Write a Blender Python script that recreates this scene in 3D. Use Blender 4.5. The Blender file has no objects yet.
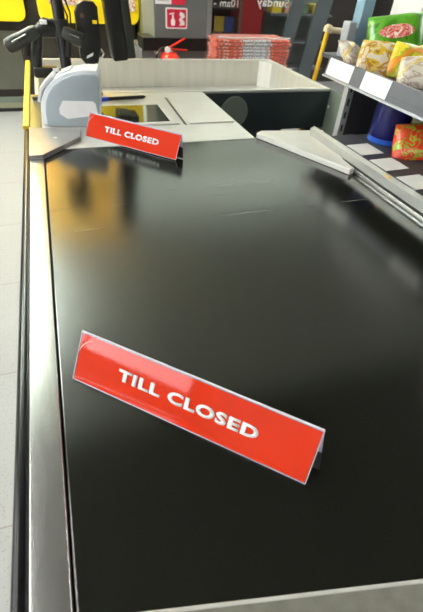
import bpy, bmesh, math, random
from mathutils import Vector, Matrix
random.seed(7)
S = bpy.context.scene
COL = S.collection

# ------------------------------------------------------------------ camera
cam = bpy.data.cameras.new('camera')
co = bpy.data.objects.new('camera', cam); COL.objects.link(co)
YAW, PITCH, ROLL = 0.37603, 0.71765, 0.07942
fw = Vector((math.sin(YAW)*math.cos(PITCH), math.cos(YAW)*math.cos(PITCH), -math.sin(PITCH)))
r0 = fw.cross(Vector((0, 0, 1))).normalized(); u0 = r0.cross(fw)
r1 = r0*math.cos(ROLL) + u0*math.sin(ROLL); u1 = u0*math.cos(ROLL) - r0*math.sin(ROLL)
co.matrix_world = Matrix(((r1.x, u1.x, -fw.x, 0), (r1.y, u1.y, -fw.y, 0), (r1.z, u1.z, -fw.z, 1.35), (0, 0, 0, 1)))
cam.sensor_fit = 'VERTICAL'; cam.sensor_height = 36; cam.lens = 399.96/612*36
cam.clip_start = 0.02; cam.clip_end = 60
cam.dof.use_dof = True; cam.dof.focus_distance = 0.85; cam.dof.aperture_fstop = 7
S.camera = co

# ------------------------------------------------------------------ world and exposure
w = bpy.data.worlds.new('world'); S.world = w; w.use_nodes = True
w.node_tree.nodes['Background'].inputs[0].default_value = (0.9, 0.95, 1.0, 1)
w.node_tree.nodes['Background'].inputs[1].default_value = 0.25
S.view_settings.view_transform = 'Standard'
try: S.view_settings.look = 'None'
except Exception: pass
S.view_settings.gamma = 1; S.view_settings.use_curve_mapping = False
S.view_settings.exposure = 0.6

# ceiling luminaires: (x, y, size x, size y, strength)
LUMINAIRES = [(-0.85, 3.3, 0.4, 1.5, 9), (-0.85, 5.1, 0.4, 1.2, 11), (-2.4, 1.0, 0.45, 1.5, 14), (-2.4, 3.6, 0.45, 1.5, 14),
              (3.9, 3.6, 0.45, 1.6, 20), (3.3, 0.9, 0.35, 1.5, 22), (-1.3, -1.2, 0.4, 1.3, 22)]
DROP = [0.35, 0.35, 0.05, 0.3, 0.05, 0.05, 0.0]       # how far each panel hangs below the ceiling
ADDED_UPLIGHT = 58  # strength of the glow added on top of the hung panels
ADDED_COVE = 45  # strength of the unseen trough light added on the back wall
ADDED_DAYLIGHT = 3.2      # strength of the unseen window added on the left wall to light the signs

# ------------------------------------------------------------------ materials
MC = {}
def mat(name, col, rough=0.5, metal=0.0, spec=0.5, noise=None, bump=0.0, bscale=200, stretch=(1, 1, 1), emit=None, coat=0.0, alpha=None, trans=0.0):
    if name in MC: return MC[name]
    m = bpy.data.materials.new(name); m.use_nodes = True; MC[name] = m
    nt = m.node_tree; b = nt.nodes['Principled BSDF']
    b.inputs['Base Color'].default_value = (*col, 1); b.inputs['Roughness'].default_value = rough
    b.inputs['Metallic'].default_value = metal; b.inputs['Specular IOR Level'].default_value = spec
    b.inputs['Coat Weight'].default_value = coat
    b.inputs['Transmission Weight'].default_value = trans
    if alpha is not None: b.inputs['Alpha'].default_value = alpha
    if emit: b.inputs['Emission Color'].default_value = (*emit[0], 1); b.inputs['Emission Strength'].default_value = emit[1]
    tc = nt.nodes.new('ShaderNodeTexCoord'); mp = nt.nodes.new('ShaderNodeMapping'); mp.inputs['Scale'].default_value = stretch
    nt.links.new(tc.outputs['Object'], mp.inputs[0])
    nz = nt.nodes.new('ShaderNodeTexNoise'); nz.inputs['Scale'].default_value = (noise or (0, 40))[1]; nz.inputs['Detail'].default_value = 4
    nt.links.new(mp.outputs[0], nz.inputs['Vector'])
    a = noise[0] if noise else 0.04
    rp = nt.nodes.new('ShaderNodeValToRGB'); e = rp.color_ramp.elements
    e[0].position = 0.3; e[1].position = 0.7
    e[0].color = (*[max(0, c*(1-a)) for c in col], 1); e[1].color = (*[min(1, c*(1+a)) for c in col], 1)
    nt.links.new(nz.outputs['Fac'], rp.inputs[0]); nt.links.new(rp.outputs[0], b.inputs['Base Color'])
    if bump:
        n2 = nt.nodes.new('ShaderNodeTexNoise'); n2.inputs['Scale'].default_value = bscale; n2.inputs['Detail'].default_value = 3
        nt.links.new(mp.outputs[0], n2.inputs['Vector'])
        bp = nt.nodes.new('ShaderNodeBump'); bp.inputs['Strength'].default_value = bump; bp.inputs['Distance'].default_value = 0.002
        nt.links.new(n2.outputs['Fac'], bp.inputs['Height']); nt.links.new(bp.outputs[0], b.inputs['Normal'])
    return m

steel = mat('brushed_steel', (0.50, 0.50, 0.49), 0.25, 0.85, noise=(0.08, 30), bump=0.12, bscale=260, stretch=(6, 0.5, 1))
steel_x = mat('brushed_steel_across', (0.64, 0.63, 0.60), 0.36, 0.5, noise=(0.06, 20), bump=0.08, bscale=200, stretch=(0.5, 6, 1))
satin = mat('satin_steel', (0.64, 0.63, 0.60), 0.4, 0.35, noise=(0.05, 14))
endm = mat('worn_end_plate', (0.26, 0.255, 0.22), 0.45, 0.6, noise=(0.12, 60), bump=0.15, bscale=300)
rubber = mat('black_rubber', (0.007, 0.007, 0.008), 0.2, spec=0.3, noise=(0.1, 30))
blackp = mat('black_plastic', (0.007, 0.007, 0.007), 0.35, noise=(0.1, 30))
darkg = mat('dark_grey_plastic', (0.024, 0.026, 0.021), 0.4, noise=(0.08, 20))
darkm = mat('dark_brown_panel', (0.02, 0.014, 0.008), 0.55, noise=(0.2, 6))
dgreen = mat('dark_slate_paint', (0.022, 0.034, 0.036), 0.4, noise=(0.06, 10))
ggreen = mat('grey_green_paint', (0.15, 0.18, 0.145), 0.45, noise=(0.06, 10))
greyp = mat('mid_grey_paint', (0.13, 0.14, 0.135), 0.45, noise=(0.05, 10))
greyf = mat('frame_grey', (0.10, 0.125, 0.135), 0.4, noise=(0.05, 10))
yellow = mat('yellow_board', (0.95, 0.68, 0.0), 0.5, noise=(0.03, 4))
yellow_e = mat('yellow_edge', (0.65, 0.46, 0.02), 0.4, noise=(0.06, 20))
white = mat('white_card', (0.88, 0.88, 0.88), 0.5, noise=(0.03, 30))
printer_m = mat('pale_grey_plastic', (0.72, 0.75, 0.78), 0.38, noise=(0.03, 30))
printer_d = mat('blue_grey_plastic', (0.38, 0.44, 0.48), 0.4, noise=(0.03, 30))
redm = mat('fire_red', (0.75, 0.03, 0.01), 0.3, noise=(0.05, 20))
signred = mat('sign_red_card', (1.0, 0.055, 0.006), 0.5, spec=0.1, noise=(0.05, 12), coat=0.0)
ink = mat('white_lettering', (0.9, 0.88, 0.88), 0.5, noise=(0.02, 30))
lilac = mat('pale_lilac_card', (0.45, 0.42, 0.58), 0.35, noise=(0.04, 20))

def acrylic_mat():
    m = bpy.data.materials.new('clear_acrylic'); m.use_nodes = True; nt = m.node_tree
    for n in list(nt.nodes): nt.nodes.remove(n)
    o = nt.nodes.new('ShaderNodeOutputMaterial'); mx = nt.nodes.new('ShaderNodeMixShader')
    t = nt.nodes.new('ShaderNodeBsdfTransparent'); g = nt.nodes.new('ShaderNodeBsdfGlossy'); f = nt.nodes.new('ShaderNodeFresnel')
    f.inputs[0].default_value = 1.34; g.inputs['Roughness'].default_value = 0.05; t.inputs[0].default_value = (0.95, 0.95, 0.98, 1)
    nt.links.new(f.outputs[0], mx.inputs[0]); nt.links.new(t.outputs[0], mx.inputs[1]); nt.links.new(g.outputs[0], mx.inputs[2]); nt.links.new(mx.outputs[0], o.inputs[0])
    return m
acryl = acrylic_mat()
edge_ac = mat('acrylic_edge', (0.62, 0.60, 0.68), 0.2, spec=0.7, noise=(0.05, 60))
glass = acryl

def belt_mat():
    m = bpy.data.materials.new('conveyor_rubber'); m.use_nodes = True; nt = m.node_tree; b = nt.nodes['Principled BSDF']; L = nt.links.new
    tc = nt.nodes.new('ShaderNodeTexCoord')
    nz = nt.nodes.new('ShaderNodeTexNoise'); nz.inputs['Scale'].default_value = 4; nz.inputs['Detail'].default_value = 5
    L(tc.outputs['Object'], nz.inputs['Vector'])
    rp = nt.nodes.new('ShaderNodeValToRGB'); rp.color_ramp.elements[0].color = (0.006, 0.0065, 0.0045, 1); rp.color_ramp.elements[1].color = (0.009, 0.0095, 0.007, 1)
    L(nz.outputs['Fac'], rp.inputs[0])
    # scuff lines worn across the belt
    sp = nt.nodes.new('ShaderNodeSeparateXYZ'); L(tc.outputs['Object'], sp.inputs[0])
    wob = nt.nodes.new('ShaderNodeTexNoise'); wob.inputs['Scale'].default_value = 6; L(tc.outputs['Object'], wob.inputs['Vector'])
    add = nt.nodes.new('ShaderNodeMath'); add.operation = 'MULTIPLY_ADD'; L(wob.outputs['Fac'], add.inputs[0]); add.inputs[1].default_value = 0.02; L(sp.outputs['Y'], add.inputs[2])
    tot = None
    for y0, wd in ((0.172, 0.0018), (0.34, 0.0014), (0.285, 0.0008)):
        s = nt.nodes.new('ShaderNodeMath'); s.operation = 'SUBTRACT'; L(add.outputs[0], s.inputs[0]); s.inputs[1].default_value = y0
        a = nt.nodes.new('ShaderNodeMath'); a.operation = 'ABSOLUTE'; L(s.outputs[0], a.inputs[0])
        lt = nt.nodes.new('ShaderNodeMath'); lt.operation = 'LESS_THAN'; L(a.outputs[0], lt.inputs[0]); lt.inputs[1].default_value = wd
        if tot is None: tot = lt
        else:
            ad = nt.nodes.new('ShaderNodeMath'); ad.operation = 'ADD'; L(tot.outputs[0], ad.inputs[0]); L(lt.outputs[0], ad.inputs[1]); tot = ad
    brk = nt.nodes.new('ShaderNodeTexNoise'); brk.inputs['Scale'].default_value = 9; L(tc.outputs['Object'], brk.inputs['Vector'])
    mr = nt.nodes.new('ShaderNodeMapRange'); mr.inputs[1].default_value = 0.42; mr.inputs[2].default_value = 0.62; L(brk.outputs['Fac'], mr.inputs[0])
    mu = nt.nodes.new('ShaderNodeMath'); mu.operation = 'MULTIPLY'; L(tot.outputs[0], mu.inputs[0]); L(mr.outputs[0], mu.inputs[1])
    mu2 = nt.nodes.new('ShaderNodeMath'); mu2.operation = 'MULTIPLY'; L(mu.outputs[0], mu2.inputs[0]); mu2.inputs[1].default_value = 0.7
    mx = nt.nodes.new('ShaderNodeMixRGB'); L(mu2.outputs[0], mx.inputs[0]); L(rp.outputs[0], mx.inputs[1]); mx.inputs[2].default_value = (0.14, 0.14, 0.125, 1)
    L(mx.outputs[0], b.inputs['Base Color'])
    b.inputs['Roughness'].default_value = 0.13; b.inputs['Specular IOR Level'].default_value = 0.8
    n2 = nt.nodes.new('ShaderNodeTexNoise'); n2.inputs['Scale'].default_value = 900; L(tc.outputs['Object'], n2.inputs['Vector'])
    bp = nt.nodes.new('ShaderNodeBump'); bp.inputs['Strength'].default_value = 0.12; bp.inputs['Distance'].default_value = 0.0005
    L(n2.outputs['Fac'], bp.inputs['Height']); L(bp.outputs[0], b.inputs['Normal'])
    return m

def floor_mat():
    m = mat('terrazzo_floor', (0.68, 0.66, 0.62), 0.5, spec=0.25); nt = m.node_tree; b = nt.nodes['Principled BSDF']; L = nt.links.new
    tc = nt.nodes.new('ShaderNodeTexCoord')
    v = nt.nodes.new('ShaderNodeTexVoronoi'); v.inputs['Scale'].default_value = 90; L(tc.outputs['Object'], v.inputs['Vector'])
    rp = nt.nodes.new('ShaderNodeValToRGB'); e = rp.color_ramp.elements
    e[0].color = (0.30, 0.29, 0.27, 1); e[0].position = 0.12; e[1].color = (0.37, 0.37, 0.365, 1); e[1].position = 0.32
    L(v.outputs['Distance'], rp.inputs[0])
    br = nt.nodes.new('ShaderNodeTexBrick'); br.inputs['Scale'].default_value = 1.6; br.inputs['Mortar Size'].default_value = 0.004; br.offset = 0
    br.inputs['Brick Width'].default_value = 1; br.inputs['Row Height'].default_value = 1
    br.inputs['Color1'].default_value = (1, 1, 1, 1); br.inputs['Color2'].default_value = (0.96, 0.96, 0.96, 1); br.inputs['Mortar'].default_value = (0.7, 0.68, 0.64, 1)
    L(tc.outputs['Object'], br.inputs['Vector'])
    mx = nt.nodes.new('ShaderNodeMixRGB'); mx.blend_type = 'MULTIPLY'; mx.inputs[0].default_value = 1
    L(rp.outputs[0], mx.inputs[1]); L(br.outputs[0], mx.inputs[2]); L(mx.outputs[0], b.inputs['Base Color'])
    return m

def patch_mat(name, cols, scale=14, seed=0.0, rough=0.3):
    """printed film: patches of several flat colours"""
    m = bpy.data.materials.new(name); m.use_nodes = True; nt = m.node_tree; b = nt.nodes['Principled BSDF']; L = nt.links.new
    tc = nt.nodes.new('ShaderNodeTexCoord'); mp = nt.nodes.new('ShaderNodeMapping'); mp.inputs['Location'].default_value = (seed, seed*2, seed)
    L(tc.outputs['Object'], mp.inputs[0])
    nz = nt.nodes.new('ShaderNodeTexNoise'); nz.inputs['Scale'].default_value = scale; nz.inputs['Detail'].default_value = 3.5; nz.inputs['Distortion'].default_value = 0.8
    L(mp.outputs[0], nz.inputs['Vector'])
    rp = nt.nodes.new('ShaderNodeValToRGB'); rp.color_ramp.interpolation = 'CONSTANT'; e = rp.color_ramp.elements
    n = len(cols)
    e[0].position = 0; e[0].color = (*cols[0], 1); e[1].position = 0.42; e[1].color = (*cols[1], 1)
    for k in range(2, n):
        el = e.new(0.42 + 0.2*(k-1)/(n-1)); el.color = (*cols[k], 1)
    L(nz.outputs['Fac'], rp.inputs[0]); L(rp.outputs[0], b.inputs['Base Color']); b.inputs['Roughness'].default_value = rough
    return m

# ------------------------------------------------------------------ helpers
def tag(o, label=None, cat=None, group=None, kind=None):
    if label: o['label'] = label
    if cat: o['category'] = cat
    if group: o['group'] = group
    if kind: o['kind'] = kind
    return o
def thing(name, label, cat, loc=(0, 0, 0), rz=0, group=None, kind=None):
    o = bpy.data.objects.new(name, None); COL.objects.link(o); o.location = loc; o.rotation_euler = (0, 0, rz); o.empty_display_size = 0.05
    return tag(o, label, cat, group, kind)
def local_inv(p):
    M = Matrix.Identity(4)
    while p is not None:
        M = Matrix.LocRotScale(p.location, p.rotation_euler, p.scale) @ M; p = p.parent
    return M.inverted()
def obj(name, bm, m, parent=None, local=False, smooth=False):
    if parent is not None and not local: bm.transform(local_inv(parent))
    bmesh.ops.recalc_face_normals(bm, faces=bm.faces)
    me = bpy.data.meshes.new(name); bm.to_mesh(me); bm.free()
    if m: me.materials.append(m)
    if smooth:
        for p in me.polygons: p.use_smooth = True
        me.set_sharp_from_angle(angle=math.radians(40))
    o = bpy.data.objects.new(name, me); COL.objects.link(o); o.parent = parent
    return o
def B(): return bmesh.new()
def box(bm, x0, x1, y0, y1, z0, z1, bev=0.0, seg=2, M=None):
    vs = [bm.verts.new((x, y, z)) for x in (x0, x1) for y in (y0, y1) for z in (z0, z1)]
    idx = [(0, 1, 3, 2), (4, 6, 7, 5), (0, 4, 5, 1), (2, 3, 7, 6), (0, 2, 6, 4), (1, 5, 7, 3)]
    fs = [bm.faces.new([vs[i] for i in f]) for f in idx]
    if bev:
        es = list({e for f in fs for e in f.edges})
        r = bmesh.ops.bevel(bm, geom=es, offset=bev, segments=seg, affect='EDGES', profile=0.5)
        vs = list({v for f in r['faces'] for v in f.verts} | {v for v in vs if v.is_valid})
    if M is not None: bmesh.ops.transform(bm, matrix=M, verts=vs)
    return bm
def prism(bm, pts, a, b, axis='z', bev=0.0):
    """polygon pts extruded along an axis from a to b"""
    def P(p, t): return {'z': (p[0], p[1], t), 'y': (p[0], t, p[1]), 'x': (t, p[0], p[1])}[axis]
    v0 = [bm.verts.new(P(p, a)) for p in pts]; v1 = [bm.verts.new(P(p, b)) for p in pts]
    n = len(pts); fs = [bm.faces.new(v0), bm.faces.new(v1[::-1])]
    for i in range(n): fs.append(bm.faces.new((v0[i], v1[i], v1[(i+1) % n], v0[(i+1) % n])))
    if bev:
        bmesh.ops.recalc_face_normals(bm, faces=bm.faces)
        es = list(set(fs[0].edges) | set(fs[1].edges))
        bmesh.ops.bevel(bm, geom=es, offset=bev, segments=2, affect='EDGES', profile=0.5)
    return bm
def tube(bm, pts, rad, n=12, caps=True):
    pts = [Vector(p) for p in pts]; rings = []
    rs = rad if isinstance(rad, (list, tuple)) else [rad]*len(pts)
    for i, p in enumerate(pts):
        d = (pts[min(i+1, len(pts)-1)] - pts[max(i-1, 0)]).normalized()
        a = d.cross(Vector((0.31, 0.87, 0.38))).normalized(); c = d.cross(a)
        rings.append([bm.verts.new(p + (a*math.cos(2*math.pi*k/n) + c*math.sin(2*math.pi*k/n))*rs[i]) for k in range(n)])
    for i in range(len(rings)-1):
        for k in range(n): bm.faces.new((rings[i][k], rings[i][(k+1) % n], rings[i+1][(k+1) % n], rings[i+1][k]))
    if caps: bm.faces.new(rings[0]); bm.faces.new(rings[-1][::-1])
    return bm
def lathe(bm, prof, cx, cy, n=24, M=None):
    rings = []; allv = []
    for r, z in prof:
        ring = [bm.verts.new((cx+r*math.cos(2*math.pi*k/n), cy+r*math.sin(2*math.pi*k/n), z)) for k in range(n)]; rings.append(ring); allv += ring
    for i in range(len(rings)-1):
        for k in range(n): bm.faces.new((rings[i][k], rings[i][(k+1) % n], rings[i+1][(k+1) % n], rings[i+1][k]))
    bm.faces.new(rings[0][::-1]); bm.faces.new(rings[-1])
    if M is not None: bmesh.ops.transform(bm, matrix=M, verts=allv)
    return bm
def text_bm(s, width, height, bold=0.0, depth=0.0003):
    """flat lettering in the xy plane, centred, scaled to width and cap height"""
    c = bpy.data.curves.new('t', 'FONT'); c.body = s; c.size = 1; c.offset = bold; c.extrude = 0.0; c.resolution_u = 3; c.space_character = 1.0 + bold*2.5
    t = bpy.data.objects.new('t', c); COL.objects.link(t)
    bpy.context.view_layer.update()
    me = bpy.data.meshes.new_from_object(t.evaluated_get(bpy.context.evaluated_depsgraph_get()))
    bm = bmesh.new(); bm.from_mesh(me)
    bpy.data.objects.remove(t); bpy.data.curves.remove(c); bpy.data.meshes.remove(me)
    xs = [v.co.x for v in bm.verts]; ys = [v.co.y for v in bm.verts]
    x0, x1, y0, y1 = min(xs), max(xs), min(ys), max(ys)
    for v in bm.verts:
        v.co.x = ((v.co.x-x0)/(x1-x0)-0.5)*width; v.co.y = ((v.co.y-y0)/(y1-y0)-0.5)*height
    r = bmesh.ops.extrude_face_region(bm, geom=bm.faces[:])
    for g in r['geom']:
        if isinstance(g, bmesh.types.BMVert): g.co.z += depth
    return bm
def copy_tree(o, parent=None):
    c = o.copy(); COL.objects.link(c); c.parent = parent
    for ch in list(o.children): copy_tree(ch, c)
    return c
def struct(name, bm, m, parent=None, smooth=False):
    o = obj(name, bm, m, parent, smooth=smooth); o['kind'] = 'structure'; return o

# ------------------------------------------------------------------ the setting
XL, XR, YB, YF, ZC = -4.0, 4.5, -2.5, 6.0, 3.0
struct('floor', box(B(), XL-.1, XR+.1, YB-.1, YF+.1, -0.1, 0), floor_mat())
wallm = mat('shop_wall_paint', (0.30, 0.29, 0.27), 0.7, noise=(0.05, 3))
backm = mat('dark_back_wall', (0.035, 0.03, 0.025), 0.7, noise=(0.2, 3))
ceilm = mat('ceiling_tile', (0.10, 0.10, 0.095), 0.8, noise=(0.05, 3))
struct('ceiling', box(B(), XL-.1, XR+.1, YB-.1, YF+.1, ZC, ZC+.1), ceilm)
struct('wall_back', box(B(), XL, XR, YF, YF+.1, 0, ZC), mat('upper_wall_paint', (0.58, 0.62, 0.57), 0.7, noise=(0.04, 2)))
struct('trim_1', box(B(), XL+.01, XR-.01, YF-.03, YF-.001, 0.001, 1.55), backm)
struct('wall_front', box(B(), XL, XR, YB-.1, YB, 0, ZC), wallm)
struct('wall_left', box(B(), XL-.1, XL, YB, YF, 0, ZC), wallm)
struct('wall_right', box(B(), XR, XR+.1, YB, YF, 0, ZC), backm)
for i, (x, y, sx, sy, st) in enumerate(LUMINAIRES):
    place = ['above the till side', 'at the far left', 'over the left aisle', 'over the far left aisle', 'at the far right', 'over the product shelf', 'behind and left of the photographer'][i]
    t = thing('ceiling_light', 'long white ceiling light panel ' + place, 'light', (x, y, ZC), group='ceiling light panels')
    zc = ZC - DROP[i]
    obj('diffuser', box(B(), x-sx/2, x+sx/2, y-sy/2, y+sy/2, zc-.03, zc-.012), mat('lit_diffuser_%d' % st, (0.9, 0.9, 0.9), 0.5, emit=((1.0, 0.97, 0.92), st)), t)
    f = B()
    for a in ((x-sx/2-.02, x-sx/2, y-sy/2-.02, y+sy/2+.02), (x+sx/2, x+sx/2+.02, y-sy/2-.02, y+sy/2+.02), (x-sx/2, x+sx/2, y-sy/2-.02, y-sy/2), (x-sx/2, x+sx/2, y+sy/2, y+sy/2+.02)):
        box(f, *a, zc-.04, zc)
    obj('frame', f, white, t)
    if DROP[i] > 0.2:
        obj('added_uplight', box(B(), x-sx/2+.03, x+sx/2-.03, y-sy/2+.03, y+sy/2-.03, zc-.012, zc-.004), mat('added_uplight_glow', (0.9, 0.9, 0.9), 0.5, emit=((0.95, 1.0, 0.93), ADDED_UPLIGHT)), t)  # upward glow added to brighten the ceiling mirrored in the belt
    if DROP[i]:
        for yy_ in (y-sy/2-.01, y+sy/2+.01): obj('hanger', box(B(), x-.005, x+.005, yy_-.005, yy_+.005, zc-.001, ZC), white, t)

struct('added_raft', box(B(), -3.9, 4.4, 1.7, 5.98, ZC-.022, ZC-.002), mat('added_raft_paint', (0.74, 0.80, 0.75), 0.8, noise=(0.03, 3)))  # pale reflector panel added under the ceiling to lift the belt's reflection
cv = thing('added_cove_light', 'unseen trough light added along the back wall to brighten the belt reflection', 'light', (2.0, 5.9, 1.62))  # added out of view to light the wall that the belt mirrors
tr = B(); box(tr, 0.0, 4.2, 5.70, 5.715, 1.62, 1.76); box(tr, 0.0, 4.2, 5.715, 5.969, 1.62, 1.635); box(tr, 0.0, 0.015, 5.715, 5.969, 1.635, 1.76); box(tr, 4.185, 4.2, 5.715, 5.969, 1.635, 1.76)
obj('trough', tr, mat('trough_paint', (0.5, 0.5, 0.48), 0.6), cv)
obj('tube', box(B(), 0.05, 4.15, 5.80, 5.86, 1.64, 1.68), mat('added_cove_tube', (0.9, 0.9, 0.9), 0.5, emit=((0.97, 1.0, 0.92), ADDED_COVE)), cv)
w2 = thing('added_window', None, None, (XL, 0, 0)); w2['kind'] = 'structure'  # unseen window added as fill light for the red signs
struct('window_pane', box(B(), XL+.001, XL+.01, -2.2, 2.4, 1.0, 2.5), mat('added_daylight_pane', (0.9, 0.9, 0.9), 0.5, emit=((0.93, 0.97, 1.0), ADDED_DAYLIGHT)), w2)
f = B()
for y in (-2.24, -0.7, 0.85, 2.36): box(f, XL+.001, XL+.03, y, y+.05, 0.95, 2.55)
for z in (0.95, 2.5): box(f, XL+.001, XL+.03, -2.24, 2.41, z, z+.05)
struct('window_frame', f, greyf, w2)

# window with mirrored vinyl lettering and leaning frame posts
win = thing('window_1', None, None, (1.2, 4.2, 0)); win['kind'] = 'structure'
struct('window_pane', box(B(), 1.20, 3.4, 4.2, 4.206, 0.05, 1.7), glass, win)
f = B()
for (xb, xt, wd) in ((2.045, 2.46, 0.125), (2.315, 2.73, 0.155)):
    prism(f, [(xb, 0.0), (xb+wd, 0.0), (xb+(xt-xb)*.65+wd, 1.75), (xb+(xt-xb)*.65, 1.75)], 4.16, 4.198, 'y', 0.004)
struct('window_frame', f, greyf, win)
struct('window_bar', box(B(), 1.695, 1.72, 4.17, 4.198, 0.05, 1.7, 0.003), mat('bronze_bar', (0.09, 0.06, 0.045), 0.4), win)
for s, x, z, wd, h in (('10am -', 1.568, 1.04, 0.235, 0.058), ('Sunday', 2.03, 1.050, 0.33, 0.088)):
    t = text_bm(s, wd, h, 0.02)
    t.transform(Matrix.Translation((x, 4.199, z)) @ Matrix.Rotation(math.pi, 4, 'Z') @ Matrix.Rotation(math.pi/2, 4, 'X'))
    struct('window_lettering', t, mat('white_vinyl', (0.9, 0.92, 0.93), 0.5), win)

# ------------------------------------------------------------------ the checkout counter
cnt = thing('checkout_counter', 'long checkout counter with black conveyor belt and steel side rails', 'checkout counter', (0.3, 0.7, 0))
obj('conveyor_belt', box(B(), -0.069, 0.862, -0.40, 1.395, 0.835, 0.85, 0.003), belt_mat(), cnt)
# rail: slightly raised flat strip with rolled edges
obj('side_rail', box(B(), -0.112, -0.071, -0.45, 2.04, 0.80, 0.8535, 0.0022, 3), steel, cnt, smooth=True)
obj('bumper', tube(B(), [(-0.1225, -0.45, 0.833), (-0.1225, 2.06, 0.833)], 0.0115, 20), rubber, cnt, smooth=True)
obj('bumper', tube(B(), [(-0.127, -0.45, 0.806), (-0.127, 2.06, 0.806)], 0.0115, 20), rubber, cnt, smooth=True)
obj('side_panel', box(B(), -0.122, -0.108, -0.45, 2.06, 0.09, 0.822), blackp, cnt)
obj('plinth', box(B(), -0.10, 0.64, -0.45, 2.05, 0.0, 0.09), blackp, cnt)
obj('edge_trim', box(B(), -0.136, -0.113, 1.62, 2.74, 0.838, 0.856, 0.003), yellow_e, cnt)
obj('cabinet_body', box(B(), -0.105, 0.64, -0.45, 2.04, 0.09, 0.78), dgreen, cnt)
obj('cabinet_body', box(B(), 0.64, 0.90, -0.45, 1.38, 0.0, 0.78), dgreen, cnt)
obj('side_rail', box(B(), 0.864, 0.885, -0.45, 1.395, 0.80, 0.862, 0.002), steel, cnt)
# corner plate and deflector
obj('corner_plate', prism(B(), [(-0.1115, 1.305), (-0.073, 1.305), (0.050, 1.450), (0.058, 1.535), (-0.112, 1.565)], 0.8505, 0.866, 'z', 0.002), mat('corner_steel', (0.26, 0.255, 0.25), 0.3, 0.3, noise=(0.08, 20)), cnt)
obj('screw', lathe(B(), [(0.006, 0.866), (0.006, 0.867), (0.002, 0.8675)], -0.03, 1.45, 16), satin, cnt)
defl = obj('deflector', prism(B(), [(0.675, 1.392), (0.682, 1.375), (0.838, 1.022), (0.858, 1.03), (0.862, 1.10), (0.95, 1.385), (0.70, 1.412)], 0.8505, 0.869, 'z', 0.002), mat('cream_deflector', (0.72, 0.71, 0.67), 0.4, metal=0.2, noise=(0.04, 20)), cnt)
# near end plate, cut on the skew
obj('end_plate', prism(B(), [(-0.069, 0.117), (0.287, 0.039), (0.862, -0.087), (0.862, -0.44), (-0.069, -0.44)], 0.8505, 0.8545, 'z', 0.001), endm, cnt)
obj('end_strip', prism(B(), [(-0.069, 0.1205), (0.862, -0.0835), (0.862, -0.0875), (-0.069, 0.1165)], 0.8505, 0.8552, 'z', 0.0006), satin, cnt)
# scanner deck behind the belt
obj('scanner_deck', prism(B(), [(-0.071, 1.397), (0.668, 1.397), (0.668, 2.045), (-0.071, 2.045)], 0.79, 0.8515, 'z', 0.001), steel_x, cnt)
sg = obj('scanner_glass', box(B(), 0.13, 0.40, 1.60, 1.83, 0.8512, 0.8565, 0.001), mat('scanner_glass', (0.02, 0.02, 0.015), 0.06, spec=0.8), cnt)
fr = B()
for a in ((0.115, 0.43, 1.575, 1.60), (0.115, 0.43, 1.83, 1.852), (0.115, 0.13, 1.60, 1.83), (0.40, 0.43, 1.60, 1.83)): box(fr, *a, 0.8512, 0.8575, 0.001)
obj('scanner_frame', fr, satin, sg)
obj('deck_groove', prism(B(), [(0.448, 1.575), (0.458, 1.565), (0.468, 1.95), (0.460, 1.955)], 0.851, 0.8521), blackp, cnt)
obj('weigh_plate', prism(B(), [(0.470, 1.575), (0.655, 1.575), (0.655, 1.94), (0.470, 1.94)], 0.8512, 0.8560, 'z', 0.001), satin, cnt)
obj('roller_strip', box(B(), -0.068, 0.668, 1.386, 1.41, 0.846, 0.8520, 0.001), satin, cnt)

# ------------------------------------------------------------------ packing bin behind the deck
pb = thing('packing_bin', 'wide stainless steel packing bin with raised walls behind the scanner deck', 'packing bin', (0.7, 2.4, 0))
X0, X1, Y0, Y1, ZB = -0.08, 1.375, 2.065, 2.80, 0.70
bs = B()
box(bs, X0, X1, Y0, Y1, ZB-.012, ZB)                               # tray bottom
box(bs, X0, X1, Y1-.006, Y1+.006, ZB, 0.845)                       # back wall
box(bs, X0, X1, Y0, Y0+.006, ZB, 0.845)
box(bs, X1-.006, X1, Y0, Y1, ZB, 0.845); box(bs, X0, X0+.006, Y0, Y1, ZB, 0.845)
prism(bs, [(X1-.07, Y1-.006), (X1-.006, Y1-.07), (X1-.006, Y1-.006)], ZB, 0.845)     # folded corner
obj('basin', bs, mat('basin_steel', (0.68, 0.67, 0.63), 0.32, 0.65, noise=(0.06, 8), stretch=(4, 4, 0.3)), pb)
rm = B()
box(rm, X0-.012, X1+.02, Y1, Y1+.02, 0.838, 0.852, 0.003); box(rm, X0-.012, X1+.02, Y0-.012, Y0+.02, 0.838, 0.852, 0.003)
box(rm, X1-.004, X1+.02, Y0, Y1, 0.838, 0.8515, 0.003); box(rm, X0-.012, X0+.004, Y0, Y1, 0.838, 0.8515, 0.003)
obj('rim', rm, steel_x, pb)
fp = obj('front_panel', box(B(), 0.672, 1.395, 2.047, 2.052, 0.655, 0.838), dgreen, pb)
obj('hub_cover', prism(B(), [(0.845+.075*math.cos(a*math.pi/16), 0.752+.075*math.sin(a*math.pi/16)) for a in range(32)], 2.034, 2.047, 'y', 0.003), ggreen, fp)
sp_ = obj('side_panel', prism(B(), [(2.10, 0.12), (2.10, 0.85), (1.98, 0.85), (1.70, 0.78), (1.64, 0.12)], 1.402, 1.414, 'x'), ggreen, pb)
obj('screw', lathe(B(), [(0.008, 0), (0.008, 0.002), (0.004, 0.005)], 0, 0, 12, Matrix.Translation((1.402, 2.04, 0.765)) @ Matrix.Rotation(-math.pi/2, 4, 'Y')), satin, sp_)
obj('support_leg', box(B(), X0+.02, X0+.06, 2.7, 2.74, 0, ZB-.012), blackp, pb)
obj('support_leg', box(B(), X1-.06, X1-.02, 2.7, 2.74, 0, ZB-.012), blackp, pb)
obj('support_leg', box(B(), X1-.06, X1-.02, 2.10, 2.14, 0, ZB-.012), blackp, pb)
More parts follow.
